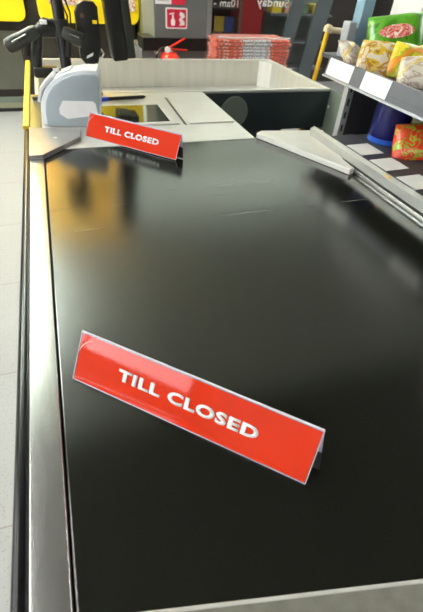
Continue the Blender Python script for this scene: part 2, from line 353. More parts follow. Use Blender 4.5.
obj('support_leg', box(B(), X0+.02, X0+.06, 2.10, 2.14, 0, ZB-.012), blackp, pb)

# ------------------------------------------------------------------ till closed signs
SL, SH, ST = 0.3658, 0.0791, 0.50388
def tent_sign(label, loc, rz):
    t = thing('tent_sign', label, 'sign', loc, rz, 'till closed signs')
    def face(z0, z1, th, dy, back=False, inset=0.0):
        # sheet in the leaning face plane: local x along, up along the face
        up = Vector((0, math.sin(ST), math.cos(ST))); nr = Vector((0, -math.cos(ST), math.sin(ST)))
        if back: up.y *= -1; nr.y *= -1
        o = Vector((0, 2*SH*math.sin(ST), 0)) if back else Vector((0, 0, 0))
        bm = B(); vs = []
        for x in (-SL/2+inset, SL/2-inset):
            for h in (z0, z1):
                for d in (dy, dy+th): vs.append(bm.verts.new(o + Vector((x, 0, 0)) + up*h + nr*d))
        for f in [(0, 1, 3, 2), (4, 6, 7, 5), (0, 4, 5, 1), (2, 3, 7, 6), (0, 2, 6, 4), (1, 5, 7, 3)]: bm.faces.new([vs[i] for i in f])
        return bm
    obj('red_card', face(0.0012, SH-.0030, 0.0005, -0.0006, inset=0.0012), signred, t, local=True)
    obj('acrylic_front', face(0.0006, SH, 0.0014, 0.0), acryl, t, local=True)
    e = B()
    for (a, b_) in (((-SL/2, 0), (SL/2, 0)), ((-SL/2, 0), (-SL/2, SH)), ((SL/2, 0), (SL/2, SH))):
        up = Vector((0, math.sin(ST), math.cos(ST))); nr = Vector((0, -math.cos(ST), math.sin(ST)))
        p = [Vector((q[0], 0, 0)) + up*(q[1]*0.985 + 0.0008) + nr*0.0008 for q in (a, b_)]
        tube(e, p, 0.00075, 6)
    obj('acrylic_edge', e, edge_ac, t, local=True)
    fold = B(); yy, zz = SH*math.sin(ST), SH*math.cos(ST)
    tube(fold, [(-SL/2, yy, zz), (SL/2, yy, zz)], 0.0016, 10)
    obj('folded_ridge', fold, edge_ac, t, local=True, smooth=True)
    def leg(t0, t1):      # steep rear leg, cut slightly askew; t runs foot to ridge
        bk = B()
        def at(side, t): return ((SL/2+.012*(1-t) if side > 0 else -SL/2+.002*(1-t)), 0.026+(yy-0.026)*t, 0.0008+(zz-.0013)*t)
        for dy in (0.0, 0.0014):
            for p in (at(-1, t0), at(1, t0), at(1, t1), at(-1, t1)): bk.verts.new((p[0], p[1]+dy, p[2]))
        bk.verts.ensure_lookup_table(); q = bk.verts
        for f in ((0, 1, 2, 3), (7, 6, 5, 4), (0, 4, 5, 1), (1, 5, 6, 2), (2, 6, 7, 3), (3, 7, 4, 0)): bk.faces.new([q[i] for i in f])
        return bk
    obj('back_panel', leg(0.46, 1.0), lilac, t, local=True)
    obj('shade_strip', leg(0.0, 0.46), blackp, t, local=True)['label'] = 'black strip standing in for the shade below the rear leg'  # shade under the sign put in as a black strip
    tb = text_bm('TILL CLOSED', 0.217, 0.0185, 0.045, 0.00012)
    R = Matrix.Translation(Vector((0, math.sin(ST), math.cos(ST)))*0.0385 + Vector((0, -math.cos(ST), math.sin(ST)))*0.0017) @ Matrix.Rotation(math.pi/2-ST, 4, 'X')
    tb.transform(R)
    obj('lettering', tb, ink, t, local=True)
    up = Vector((0, math.sin(ST), math.cos(ST))); nr_ = Vector((0, -math.cos(ST), math.sin(ST)))
    cr = [Vector((x, 0, 0)) + up*h + nr_*0.0014 for x, h in ((-.1810, .0475), (-.1790, .0545), (-.1745, .0615), (-.1680, .0675), (-.1620, .0715))]
    obj('film_crease', tube(B(), cr, [.0003, .0009, .0009, .0007, .0002], 6), mat('pale_crease', (0.85, 0.55, 0.45), 0.3), t, local=True)
    return t
near = tent_sign('red TILL CLOSED sign in the middle of the belt, nearest the camera', (0.08347, 0.30052, 0.8503), -0.75815)
far = copy_tree(near); far.location = (0.19627, 1.362, 0.8521); far.rotation_euler.z = -0.80127
far['label'] = 'red TILL CLOSED sign at the far end of the belt in front of the scanner'

# ------------------------------------------------------------------ receipt printer
pr = thing('receipt_printer', 'pale grey rounded receipt printer with blank white sticker left of far red sign', 'printer', (0.05, 1.65, 0.853))
prof = [(-0.062, 0.8518), (-0.060, 0.90), (-0.052, 0.935), (-0.036, 0.965), (-0.012, 0.992), (0.022, 1.013), (0.060, 1.026), (0.105, 1.033), (0.148, 1.033), (0.156, 1.02), (0.152, 0.95), (0.138, 0.8518)]
obj('body', prism(B(), prof, 1.612, 1.715, 'y', 0.006), printer_m, pr, smooth=True)
c0 = Vector((0.05, 0.93)); inner = [((p[0]-c0.x)*0.90+c0.x+0.006, (p[1]-c0.y)*0.93+c0.y-0.004) for p in prof]; inner[0] = (inner[0][0], 0.8518); inner[-1] = (inner[-1][0], 0.8518)
obj('side_plate', prism(B(), inner, 1.600, 1.612, 'y', 0.003), printer_d, pr, smooth=True)
obj('sticker', prism(B(), [(0.006, 0.912), (0.022, 0.938), (0.125, 0.938), (0.133, 0.93), (0.138, 0.892), (0.03, 0.878), (0.006, 0.894)], 1.5985, 1.6002, 'y'), white, pr)
obj('lid', prism(B(), [(-0.058, 0.925), (-0.042, 0.962), (-0.014, 0.99), (0.0, 1.003), (-0.012, 1.008), (-0.05, 0.974), (-0.066, 0.93)], 1.616, 1.708, 'y', 0.003), printer_m, pr, smooth=True)
obj('paper_slot', prism(B(), [(0.02, 1.0135), (0.06, 1.0275), (0.06, 1.0295), (0.02, 1.0155)], 1.63, 1.70, 'y'), printer_d, pr)

pr.rotation_euler.z = -0.17

# pen and cable on the deck
pn = thing('pen', 'black pen with a blue cap lying behind the receipt printer', 'pen', (0.26, 1.93, 0.858))
obj('barrel', tube(B(), [(0.205, 1.925, 0.8590), (0.36, 1.945, 0.8590), (0.372, 1.9465, 0.8590)], [0.007, 0.007, 0.003], 12), blackp, pn, smooth=True)
obj('cap', tube(B(), [(0.168, 1.920, 0.8590), (0.205, 1.925, 0.8590)], 0.0078, 12), mat('blue_cap', (0.02, 0.06, 0.6), 0.3), pn, smooth=True)
tag(obj('cable', tube(B(), [(-0.10, 1.965, 0.8578), (-0.02, 1.95, 0.8578), (0.05, 1.955, 0.8578), (0.10, 1.99, 0.8578)], 0.006, 10), blackp, smooth=True), 'thick black cable lying on the counter left of the pen', 'cable')

# ------------------------------------------------------------------ pole stand, scanners, terminal, monitor (left, behind the printer)
ps = thing('equipment_pole', 'black upright pole with clamp arms standing behind the receipt printer', 'pole stand', (0.057, 2.10, 0.853))
obj('pole', tube(B(), [(0.057, 2.06, 0.853), (0.058, 2.08, 1.0), (0.06, 2.10, 1.34)], 0.023, 18), blackp, ps, smooth=True)
obj('base_plate', lathe(B(), [(0.055, 0.853), (0.055, 0.861), (0.03, 0.866)], 0.045, 1.985, 24), blackp, ps)
obj('clamp', lathe(B(), [(0.034, 1.06), (0.034, 1.12)], 0.058, 2.09, 18), darkg, ps, smooth=True)
obj('arm', tube(B(), [(0.05, 2.085, 1.09), (0.0, 2.08, 1.10), (-0.035, 2.08, 1.075), (-0.06, 2.07, 0.96), (-0.055, 2.065, 0.935), (0.05, 2.07, 0.92)], [0.022, 0.026, 0.024, 0.021, 0.023, 0.024], 14), blackp, ps, smooth=True)
obj('camera_head', box(B(), -0.035, 0.085, 2.06, 2.14, 1.26, 1.45, 0.025, 3), blackp, ps, smooth=True)
obj('cradle', box(B(), -0.078, 0.02, 2.04, 2.09, 0.915, 0.955, 0.008, 2), blackp, ps, smooth=True)
obj('clamp_block', box(B(), -0.035, 0.045, 2.065, 2.12, 1.055, 1.105, 0.012, 3), blackp, ps, smooth=True)
obj('cable', tube(B(), [(0.088, 2.11, 1.20), (0.105, 2.10, 1.14), (0.100, 2.09, 1.09), (0.07, 2.09, 1.07)], 0.0035, 8), blackp, ps, smooth=True)
obj('cable', tube(B(), [(0.078, 2.10, 1.17), (0.092, 2.09, 1.13), (0.085, 2.08, 1.08)], 0.0035, 8), blackp, ps, smooth=True)
for (x, z) in ((-0.005, 1.112), (0.012, 0.945)):
    obj('cable_tie', box(B(), x-.012, x+.014, 2.035, 2.05, z-.006, z+.008, 0.002), white, ps)

def scanner(label, p0, p1, hd):
    p0, p1 = Vector(p0), Vector(p1); d = (p1-p0)
    t = thing('barcode_scanner', label, 'barcode scanner', p0, 0, 'handheld barcode scanners')
    obj('scanner_body', tube(B(), [p0, p0+d*.15, p0+d*.5, p0+d*.8, p1], [0.018, 0.024, 0.025, 0.029, 0.026], 16), darkg, t, smooth=True)
    obj('scan_window', tube(B(), [p1, p1+d*.03], 0.019, 16), mat('scan_window', (0.05, 0.01, 0.01), 0.1), t)
    sid = Vector((0, -1, 0.35)).normalized()*0.024
    obj('chrome_strip', tube(B(), [p0+d*.35+sid, p0+d*.82+sid*1.12], 0.005, 8), mat('chrome', (0.45, 0.45, 0.44), 0.2, 1.0), t)
    obj('grip', tube(B(), [p0+d*.3, p0+d*.3+Vector(hd)*.6, p0+d*.3+Vector(hd)], [0.014, 0.012, 0.014], 12), blackp, t, smooth=True)
scanner('dark handheld scanner left of the black pole pointing down left', (-0.035, 2.04, 1.085), (-0.155, 2.02, 1.03), (-0.02, 0.02, -0.07))
scanner('dark handheld scanner right of the black pole with silver stripe', (0.062, 2.03, 1.085), (0.135, 2.02, 1.055), (-0.01, 0.03, -0.08))

ct = thing('card_terminal', 'black card terminal with rounded top between the pole and the monitor', 'card terminal', (0.165, 2.1, 0.853))
obj('terminal_body', prism(B(), [(0.122, 0.985), (0.122, 1.14), (0.135, 1.172), (0.16, 1.185), (0.20, 1.182), (0.215, 1.165), (0.212, 1.02), (0.195, 0.965), (0.14, 0.962)], 2.07, 2.13, 'y', 0.006), blackp, ct, smooth=True)
obj('yellow_key', box(B(), 0.188, 0.206, 2.064, 2.071, 1.108, 1.121, 0.001), yellow, ct)
obj('round_button', lathe(B(), [(0.009, 0), (0.007, 0.005)], 0, 0, 16, Matrix.Translation((0.150, 2.069, 1.135)) @ Matrix.Rotation(math.pi/2, 4, 'X')), mat('brown_button', (0.12, 0.06, 0.04), 0.3), ct)
obj('stand', tube(B(), [(0.165, 2.02, 0.853), (0.165, 2.03, 0.90), (0.168, 2.10, 0.99)], [0.03, 0.014, 0.014], 14), blackp, ct, smooth=True)
obj('paper_slip', prism(B(), [(0.145, 0.985), (0.172, 0.995), (0.178, 1.008), (0.150, 0.996)], 2.058, 2.0605, 'y'), white, ct)
obj('cable', tube(B(), [(0.205, 2.08, 1.03), (0.222, 2.08, 1.0), (0.212, 2.08, 0.985), (0.19, 2.08, 0.985)], 0.004, 8), satin, ct, smooth=True)

mo = thing('customer_display', 'dark grey monitor seen edge on above the deck, right of card terminal', 'monitor', (0.3, 2.12, 0.97))
Mm = Matrix.Translation((0.295, 2.15, 1.22)) @ Matrix.Rotation(math.radians(-5), 4, 'Y')
obj('housing', box(B(), -0.052, 0.015, -0.06, 0.06, -0.25, 0.36, 0.010, 3, Mm), blackp, mo, smooth=True)
obj('screen', box(B(), 0.013, 0.050, -0.055, 0.055, -0.245, 0.355, 0.006, 3, Mm), darkg, mo, smooth=True)
obj('bracket', tube(B(), [(0.08, 2.13, 1.33), (0.26, 2.15, 1.33)], 0.016, 12), blackp, mo, smooth=True)

# ------------------------------------------------------------------ background units
lu = thing('till_unit', 'grey green low unit with pale stripe at the end of the left aisle', 'cabinet', (-1.0, 5.1, 0))
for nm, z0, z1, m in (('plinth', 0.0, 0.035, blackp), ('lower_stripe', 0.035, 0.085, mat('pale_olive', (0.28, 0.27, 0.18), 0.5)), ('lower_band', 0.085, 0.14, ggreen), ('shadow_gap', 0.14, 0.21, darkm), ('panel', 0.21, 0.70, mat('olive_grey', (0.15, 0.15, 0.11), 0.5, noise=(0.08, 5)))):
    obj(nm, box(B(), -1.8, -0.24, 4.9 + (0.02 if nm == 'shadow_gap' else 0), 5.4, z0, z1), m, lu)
du = thing('display_cabinet', 'tall dark brown cabinet with olive side strip behind the packing bin', 'cabinet', (0.3, 4.8, 0))
obj('body', box(B(), -1.8, -0.2, 4.95, 5.4, 0.70, 2.2), darkm, du)
obj('body', box(B(), -0.24, 0.80, 4.56, 5.4, 0.0, 1.60), darkm, du)
obj('side_strip', box(B(), 0.845, 0.98, 4.50, 5.4, 0.0, 1.58), mat('olive_strip', (0.22, 0.19, 0.05), 0.5, noise=(0.1, 4)), du)
def rounded(x0, x1, z0, z1, r):
    pts = []
    for cx, cz, a0 in ((x1-r, z1-r, 0), (x0+r, z1-r, 90), (x0+r, z0+r, 180), (x1-r, z0+r, 270)):
        for k in range(7):
            a = math.radians(a0+15*k); pts.append((cx+r*math.cos(a), cz+r*math.sin(a)))
    return pts
for x0, x1, lab in ((-1.5, -0.140, 'yellow rounded board left of the black pole'), (-0.035, 0.835, 'yellow rounded board with pale pictures behind the monitor')):
    t = thing('promotion_board', lab, 'board', ((x0+x1)/2, 4.5, 0.82), group='yellow promotion boards')
    obj('panel', prism(B(), rounded(x0, x1, 0.825, 1.80, 0.07), 4.50, 4.53, 'y', 0.004), yellow, t)
    if x0 > -1:
        pm = patch_mat('pink_print', [(0.75, 0.55, 0.45), (0.8, 0.72, 0.62), (0.5, 0.12, 0.06), (0.85, 0.8, 0.75)], 30)
        obj('picture', prism(B(), rounded(0.06, 0.40, 0.955, 1.25, 0.02), 4.492, 4.4998, 'y'), pm, t)
        obj('picture', prism(B(), rounded(0.60, 0.80, 0.925, 1.25, 0.02), 4.492, 4.4998, 'y'), pm, t)
    obj('bracket', box(B(), (x0+x1)/2-.1, (x0+x1)/2+.1, 4.53, 4.56 if x0 > -1 else 4.95, 1.3, 1.4), blackp, t)

lb_ = thing('added_lightbox', 'unseen glowing yellow box added above the tills for the belt reflection', 'lightbox', (0.05, 4.5, 2.6))  # unseen glowing box added to tint the belt's reflection yellow
obj('stand_post', box(B(), -0.02, 0.04, 4.56, 4.60, 1.60, 2.5), blackp, lb_)
obj('case', box(B(), -0.46, 0.60, 4.42, 4.56, 1.82, 2.98, 0.01), blackp, lb_)
obj('lit_face', box(B(), -0.45, 0.59, 4.405, 4.419, 1.83, 2.97), mat('lit_yellow', (0.9, 0.6, 0.1), 0.5, emit=((1.0, 0.50, 0.12), 1.0)), lb_)
ld = thing('added_lamp', 'unseen small warm lamp added at the left end of the yellow box', 'lamp', (-0.38, 4.37, 2.18))  # unseen lamp added for the warm glint on the side rail
obj('bulb', lathe(B(), [(0.02, 2.13), (0.05, 2.155), (0.05, 2.21), (0.02, 2.235)], -0.38, 4.37, 16), mat('lit_bulb', (1, .8, .4), 0.5, emit=((1.0, 0.62, 0.16), 60)), ld)
obj('holder', box(B(), -0.41, -0.35, 4.34, 4.42, 2.235, 2.262), blackp, ld)

# grey column with the signs
gc = thing('grey_column', 'grey panelled column with a black band behind the packing bin', 'column', (0.95, 3.7, 0))
obj('body', box(B(), 0.755, 1.16, 3.5, 3.95, 0.0, 1.6, 0.006), greyp, gc)
obj('black_band', box(B(), 0.665, 1.165, 3.485, 3.7, 0.785, 0.868, 0.003), blackp, gc)
obj('side_return', box(B(), 0.66, 0.755, 3.52, 3.95, 0.0, 0.785), greyp, gc)
obj('edge_bead', box(B(), 1.16, 1.195, 3.49, 3.60, 0.0, 1.6, 0.003), mat('light_grey_bead', (0.2, 0.21, 0.2), 0.4), gc)
def wallsign(name, label, x0, x1, z0, z1, yy=3.49):
    t = thing(name, label, 'sign', ((x0+x1)/2, yy, z0))
    return t
es = wallsign('fire_sign', 'square red and white fire extinguisher sign on grey column', 0.842, 1.005, 0.925, 1.052)
obj('white_plate', prism(B(), rounded(0.842, 1.006, 0.925, 1.052, 0.010), 3.494, 3.4995, 'y'), white, es)
signr = mat('safety_red', (0.62, 0.02, 0.05), 0.4)
obj('red_field', prism(B(), rounded(0.852, 0.996, 0.934, 1.043, 0.006), 3.4915, 3.494, 'y'), signr, es)
ic = B()
prism(ic, rounded(0.880, 0.912, 0.945, 0.985, 0.010), 3.490, 3.4915, 'y'); prism(ic, rounded(0.889, 0.903, 0.985, 1.012, 0.004), 3.490, 3.4915, 'y')
prism(ic, [(0.868, 1.01), (0.905, 1.016), (0.905, 1.024), (0.868, 1.018)], 3.490, 3.4915, 'y')
obj('extinguisher_icon', ic, white, es)
ic = B()
prism(ic, [(0.945, 0.945), (0.985, 0.95), (0.982, 0.972), (0.965, 0.985), (0.985, 0.998), (0.980, 1.018), (0.955, 1.03), (0.942, 1.012), (0.955, 0.998), (0.940, 0.98), (0.952, 0.965)], 3.490, 3.4915, 'y')
obj('flame_icon', ic, white, es)
ns = wallsign('notice_sign', 'white and red notice above the square fire sign', 0.745, 1.0, 1.075, 1.16)
obj('white_half', prism(B(), [(0.768, 1.070), (0.885, 1.070), (0.885, 1.16), (0.768, 1.16)], 3.495, 3.4995, 'y'), white, ns)
obj('red_half', prism(B(), [(0.886, 1.070), (0.99, 1.070), (0.99, 1.16), (0.886, 1.16)], 3.495, 3.4995, 'y'), signr, ns)
obj('printed_line', prism(B(), [(0.785, 1.088), (0.868, 1.088), (0.868, 1.091), (0.785, 1.091)], 3.494, 3.495, 'y'), greyp, ns)

fe = thing('fire_extinguisher', 'red fire extinguisher in front of the grey column', 'fire extinguisher', (0.855, 3.38, 0.0))
cx, cy = 0.850, 3.40
obj('cylinder', lathe(B(), [(0.06, 0.30), (0.076, 0.31), (0.076, 0.735), (0.070, 0.765), (0.045, 0.79), (0.02, 0.795)], cx, cy, 28), redm, fe, smooth=True)
obj('valve', lathe(B(), [(0.018, 0.79), (0.018, 0.815), (0.012, 0.825)], cx, cy, 16), satin, fe)
obj('lever', box(B(), -0.03, 0.115, -0.010, 0.010, -0.005, 0.005, 0.002, 2, Matrix.Translation((cx+.01, cy-.01, 0.832)) @ Matrix.Rotation(math.radians(-26), 4, 'Y')), redm, fe)
obj('lever', box(B(), -0.02, 0.115, -0.010, 0.010, -0.005, 0.005, 0.002, 2, Matrix.Translation((cx+.015, cy-.01, 0.812)) @ Matrix.Rotation(math.radians(3), 4, 'Y')), redm, fe)
obj('gauge', lathe(B(), [(0.020, 0), (0.020, 0.012)], 0, 0, 18, Matrix.Translation((cx-.025, cy-.02, 0.812)) @ Matrix.Rotation(math.pi/2, 4, 'X')), white, fe)
obj('hose', tube(B(), [(cx-.02, cy, 0.815), (cx-.07, cy-.005, 0.812), (cx-.105, cy-.01, 0.78), (cx-.105, cy-.01, 0.60), (cx-.10, cy-.01, 0.42)], 0.010, 10), blackp, fe, smooth=True)
obj('wall_bracket', box(B(), cx-.02, cx+.02, cy+.07, 3.4985, 0.55, 0.70), blackp, fe)
obj('foot_stand', lathe(B(), [(0.09, 0.0), (0.09, 0.02), (0.06, 0.03), (0.06, 0.30)], cx, cy, 24), blackp, fe)

# newspapers
nr = thing('newspaper_rack', 'low dark rack carrying the red newspapers behind the packing bin', 'rack', (1.46, 3.45, 0))
obj('body', box(B(), 1.18, 1.82, 3.28, 3.62, 0.0, 0.70, 0.004), blackp, nr)
obj('shelf_lip', box(B(), 1.18, 1.82, 3.262, 3.28, 0.66, 0.71, 0.002), satin, nr)
NP = 9; th = (0.892-0.702)/NP
redpaper = patch_mat('red_newsprint', [(0.62, 0.10, 0.06), (0.66, 0.16, 0.10), (0.5, 0.05, 0.03), (0.72, 0.42, 0.36)], 40)
whitepaper = patch_mat('white_newsprint', [(0.62, 0.68, 0.70), (0.72, 0.75, 0.76), (0.40, 0.5, 0.56), (0.55, 0.35, 0.33)], 45)
def newspaper():
    t = thing('newspaper', '', 'newspaper', (1.46, 3.45, 0.702), group='folded newspapers stacked behind the packing bin')
    pts = [(3.30+0.004*(1-math.cos(a)), 0.702+th/2-math.cos(math.pi*k/6)*(th/2-.0006)) for k, a in [(k, math.pi*k/6) for k in range(7)]]
    pts = [(3.306-0.008*math.sin(math.pi*k/6), 0.702+th/2-math.cos(math.pi*k/6)*(th/2-.0008)) for k in range(7)] + [(3.58, 0.702+th-.001), (3.58, 0.703)]
    obj('pages', prism(B(), pts, 1.18, 1.79, 'x'), redpaper, t)
    pts2 = [(y-.0012, z) for y, z in pts[:7]] + [(3.312, 0.702+th-.0012), (3.312, 0.7035)]
    obj('front_photo', prism(B(), pts2, 1.395, 1.625, 'x'), whitepaper, t)
    return t
words = ['lowest', 'eighth from the top', 'seventh from the top', 'sixth from the top', 'fifth from the top', 'fourth from the top', 'third from the top', 'second from the top', 'topmost']
n0 = newspaper()
for i in range(NP):
    n = n0 if i == 0 else copy_tree(n0)
    n.location = (1.46+(random.uniform(-.012, .012) if i else 0), 3.45+random.uniform(-.004, .004), 0.7105+i*th-0.0085)
    n['label'] = 'folded red newspaper with white middle, %s of its stack' % words[i]
# crumpled clear wrapping on the stack
wr = B()
pts = []
for k in range(25):
    u = k/24; pts.append((1.19+u*.60, 3.318+random.uniform(-.004, .004), 0.899+random.uniform(-.003, .006)))
tube(wr, pts, 0.005, 8)
tag(obj('plastic_strap', wr, mat('pale_wrap', (0.7, 0.66, 0.66), 0.25), smooth=True), 'crumpled pale plastic wrap lying along the top front of newspaper stack', 'wrap')

# things beyond the window
rs = thing('red_display_stand', 'dark red display stand seen through the glass', 'display stand', (2.2, 5.1, 0))
obj('body', box(B(), 2.06, 2.34, 5.05, 5.4, 0.0, 1.45, 0.01), mat('deep_red', (0.22, 0.008, 0.008), 0.5), rs)
obj('foot', box(B(), 2.03, 2.37, 5.0, 5.42, -0.0, 0.04), blackp, rs)
mr_ = thing('magazine_rack', 'dark magazine rack behind the glass left of the red stand', 'rack', (1.75, 5.1, 0))
obj('back_board', box(B(), 1.45, 2.02, 5.25, 5.3, 0.0, 1.5), darkm, mr_)
for z in (0.48, 0.70, 0.92): obj('shelf', box(B(), 1.45, 2.02, 5.0, 5.25, z, z+.015), blackp, mr_)
for k, (x, z, c, lab) in enumerate(((1.50, .715, (0.03, 0.05, 0.12), 'dark navy'), (1.64, .715, (0.04, 0.07, 0.22), 'blue'), (1.78, .715, (0.38, 0.30, 0.03), 'yellow'), (1.90, .715, (0.03, 0.05, 0.16), 'dim blue'))):
    t = B(); box(t, x, x+.115, 5.10, 5.115, z+.0005, z+.14, 0.002, 2)
    tag(obj('magazine', t, mat('cover_%d' % k, c, 0.4)), lab + ' magazine standing on the middle shelf of the rack behind glass', 'magazine', 'magazines behind the glass')
gs = thing('goods_shelf', 'grey green shelving behind the glass right of the red stand', 'shelf', (2.6, 5.1, 0))
obj('back_board', box(B(), 2.42, 3.2, 5.3, 5.34, 0.0, 1.6), ggreen, gs)
for z in (0.35, 0.62, 0.89): obj('shelf', box(B(), 2.42, 3.2, 5.0, 5.3, z, z+.02), greyp, gs)
for k, (x, c, lab) in enumerate(((2.44, (0.5, 0.38, 0.02), 'yellow'), (2.60, (0.45, 0.25, 0.18), 'pinkish'), (2.78, (0.10, 0.16, 0.10), 'dull green'), (2.96, (0.4, 0.3, 0.05), 'ochre'))):
    t = B(); box(t, x, x+.12, 5.05, 5.2, .911, .911+.09, 0.006, 2)
    tag(obj('carton', t, mat('carton_%d' % k, c, 0.5)), lab + ' carton on top shelf of the shelving behind glass', 'carton', 'cartons behind the glass')

# yellow pole with cream head, right
yp = thing('barrier_pole', 'yellow pole with cream cap and arm left of the product shelf', 'pole', (1.52, 2.6, 0))
obj('pole', tube(B(), [(1.55, 2.6, 0.0), (1.655, 2.6, 1.06)], 0.014, 14), mat('yellow_tube', (0.75, 0.45, 0.01), 0.35), yp, smooth=True)
cream = mat('cream_tube', (0.60, 0.50, 0.32), 0.4)
obj('cap', tube(B(), [(1.652, 2.6, 1.035), (1.658, 2.6, 1.062), (1.662, 2.6, 1.075)], [0.028, 0.028, 0.016], 16), cream, yp, smooth=True)
obj('arm', tube(B(), [(1.66, 2.6, 1.05), (1.80, 2.6, 1.04), (1.95, 2.6, 1.01)], 0.016, 12), cream, yp, smooth=True)

# ------------------------------------------------------------------ product shelf on the right
ds = thing('product_shelf', 'dark metal product shelving with white price labels along right side', 'shelf unit', (1.15, 0.9, 0))
shelfg = mat('shelf_grey', (0.14, 0.145, 0.17), 0.35, metal=0.3, noise=(0.05, 20))
shelfd = mat('shelf_dark', (0.045, 0.045, 0.052), 0.4, noise=(0.05, 20))
def shelf_upright(y):
    u = obj('upright', box(B(), 1.105, 1.135, y, y+.03, 0.0, 1.04, 0.001), mat('upright_grey', (0.42, 0.43, 0.44), 0.4), ds)
    for k in range(18): obj('slot', box(B(), 1.116, 1.124, y-.0008, y+.001, 0.12+k*.05, 0.12+k*.05+.026), blackp, u)
shelf_upright(1.50); 
obj('end_panel', box(B(), 1.135, 1.60, 1.50, 1.512, 0.0, 1.044), shelfd, ds)
obj('back_panel', box(B(), 1.62, 1.64, 0.0, 1.52, 0.0, 1.45), shelfd, ds)
obj('base', box(B(), 0.92, 1.62, 0.0, 1.36, 0.0, 0.12), shelfd, ds)
# lower shelf: deck, sloping label strip, steel front rail in two steps
lo = obj('lower_shelf', prism(B(), [(0.985, 0.893), (1.62, 0.893), (1.62, 0.875), (0.89, 0.868), (0.89, 0.880)], 0.30, 1.25, 'y'), shelfd, ds)
# prism along y with (x,z)
obj('front_rail', prism(B(), [(0.887, 0.868), (0.887, 0.897), (0.879, 0.901), (0.868, 0.893), (0.868, 0.868)], 0.28, 1.34, 'y', 0.001), mat('dull_steel', (0.42, 0.42, 0.41), 0.4, 0.6, noise=(0.06, 20)), lo)
obj('label_strip', prism(B(), [(0.888, 0.893), (0.888, 0.897), (0.982, 0.899), (0.982, 0.894)], 0.30, 1.24, 'y'), mat('strip_slate', (0.05, 0.05, 0.065), 0.35), lo)
up_ = obj('upper_shelf', box(B(), 0.955, 1.62, 0.30, 1.46, 1.045, 1.062), shelfd, ds)
obj('label_strip', prism(B(), [(0.952, 1.045), (0.958, 1.045), (0.968, 1.100), (0.962, 1.100)], 0.30, 1.462, 'y', 0.001), shelfg, up_)
obj('front_lip', prism(B(), [(0.946, 1.040), (0.960, 1.040), (0.958, 1.046), (0.949, 1.046)], 0.30, 1.465, 'y'), shelfg, up_)
for y0, y1 in ((1.30, 1.45), (1.10, 1.235), (0.70, 0.84), (0.42, 0.56)):
    obj('price_label', prism(B(), [(0.9505, 1.048), (0.9515, 1.048), (0.9608, 1.099), (0.9598, 1.099)], y0, y1, 'y'), white, up_)
for y0, y1 in ((1.055, 1.145), (0.93, 1.015), (0.80, 0.885), (0.60, 0.70)):
    obj('price_label', prism(B(), [(0.893, 0.8985), (0.976, 0.9005), (0.976, 0.8995), (0.893, 0.8975)], y0, y1, 'y'), white, lo)
obj('sticker', box(B(), 0.870, 0.879, 0.885, 0.905, 0.8955, 0.900), mat('amber_sticker', (0.65, 0.45, 0.12), 0.4), lo)

# products
def pack(label, c, rot, size, m, group, logo=None):
    """pillow bag: size (w,d,h thick)"""
    w_, d_, h_ = size; bm = B(); N = 14
    def zt(u, v): return (max(0, 1-abs(u)**3.2)*max(0, 1-abs(v)**2.6))**0.6
    top, bot = [], []
    for i in range(N+1):
        a, b2 = [], []
        for j in range(N+1):
            u, v = -1+2*i/N, -1+2*j/N
            jit = 0.10*math.sin(7*u+3*v+size[0]*90)*math.cos(5*v-2*u)
            pinch = 1-0.06*(1-abs(v)**4)*(abs(u) > 0.98)
            x, y = u*w_/2*(1-0.04*v*v), v*d_/2*pinch
            z = zt(u, v)*(1+jit)*h_/2
            a.append(bm.verts.new((x, y, z+.0006))); b2.append(bm.verts.new((x, y, -z*.8-.0006)))
        top.append(a); bot.append(b2)
    for i in range(N):
        for j in range(N):
            bm.faces.new((top[i][j], top[i+1][j], top[i+1][j+1], top[i][j+1])); bm.faces.new((bot[i][j], bot[i][j+1], bot[i+1][j+1], bot[i+1][j]))
    for i in range(N):
        bm.faces.new((top[i][0], bot[i][0], bot[i+1][0], top[i+1][0])); bm.faces.new((top[i][N], top[i+1][N], bot[i+1][N], bot[i][N]))
        bm.faces.new((top[0][i], top[0][i+1], bot[0][i+1], bot[0][i])); bm.faces.new((top[N][i], bot[N][i], bot[N][i+1], top[N][i+1]))
    t = thing('snack_packet', label, 'packet', c, 0, group)
    t.rotation_euler = [math.radians(a) for a in rot]
    obj('bag', bm, m, t, local=True, smooth=True)
    if logo:
        lb = B(); K = 24; ring = [[], []]
        lw, ld, lm = logo
        prev = None
        rings = []
        for q in range(1, 5):
            rr = q/4; row = []
            for k in range(K):
                x = lw/2*rr*math.cos(2*math.pi*k/K); y = ld/2*rr*math.sin(2*math.pi*k/K)
                u, v = x/(w_/2), y/(d_/2)
                jit = 0.10*math.sin(7*u+3*v+size[0]*90)*math.cos(5*v-2*u)
                row.append(lb.verts.new((x, y, zt(u, v)*(1+jit)*h_/2+.0025)))
            rings.append(row)
        lb.faces.new(rings[0])
        for q in range(3):
            for k in range(K): lb.faces.new((rings[q][k], rings[q][(k+1) % K], rings[q+1][(k+1) % K], rings[q+1][k]))
        obj('printed_badge', lb, lm, t, local=True, smooth=True)
    return t
G1 = 'snack packets on the upper shelf'
greenm = patch_mat('green_film', [(0.04, 0.20, 0.006), (0.07, 0.28, 0.01), (0.10, 0.33, 0.015), (0.03, 0.17, 0.006)], 7)
badge = patch_mat('red_badge', [(0.6, 0.06, 0.05), (0.75, 0.35, 0.3), (0.55, 0.05, 0.04), (0.8, 0.7, 0.6)], 45, 2)
mixy = patch_mat('yellow_white_film', [(0.66, 0.58, 0.48), (0.62, 0.40, 0.02), (0.36, 0.17, 0.03), (0.60, 0.50, 0.36)], 22, 1)
mixg = patch_mat('yellow_green_film', [(0.65, 0.50, 0.02), (0.75, 0.60, 0.03), (0.22, 0.42, 0.02), (0.70, 0.25, 0.02)], 14, 4)
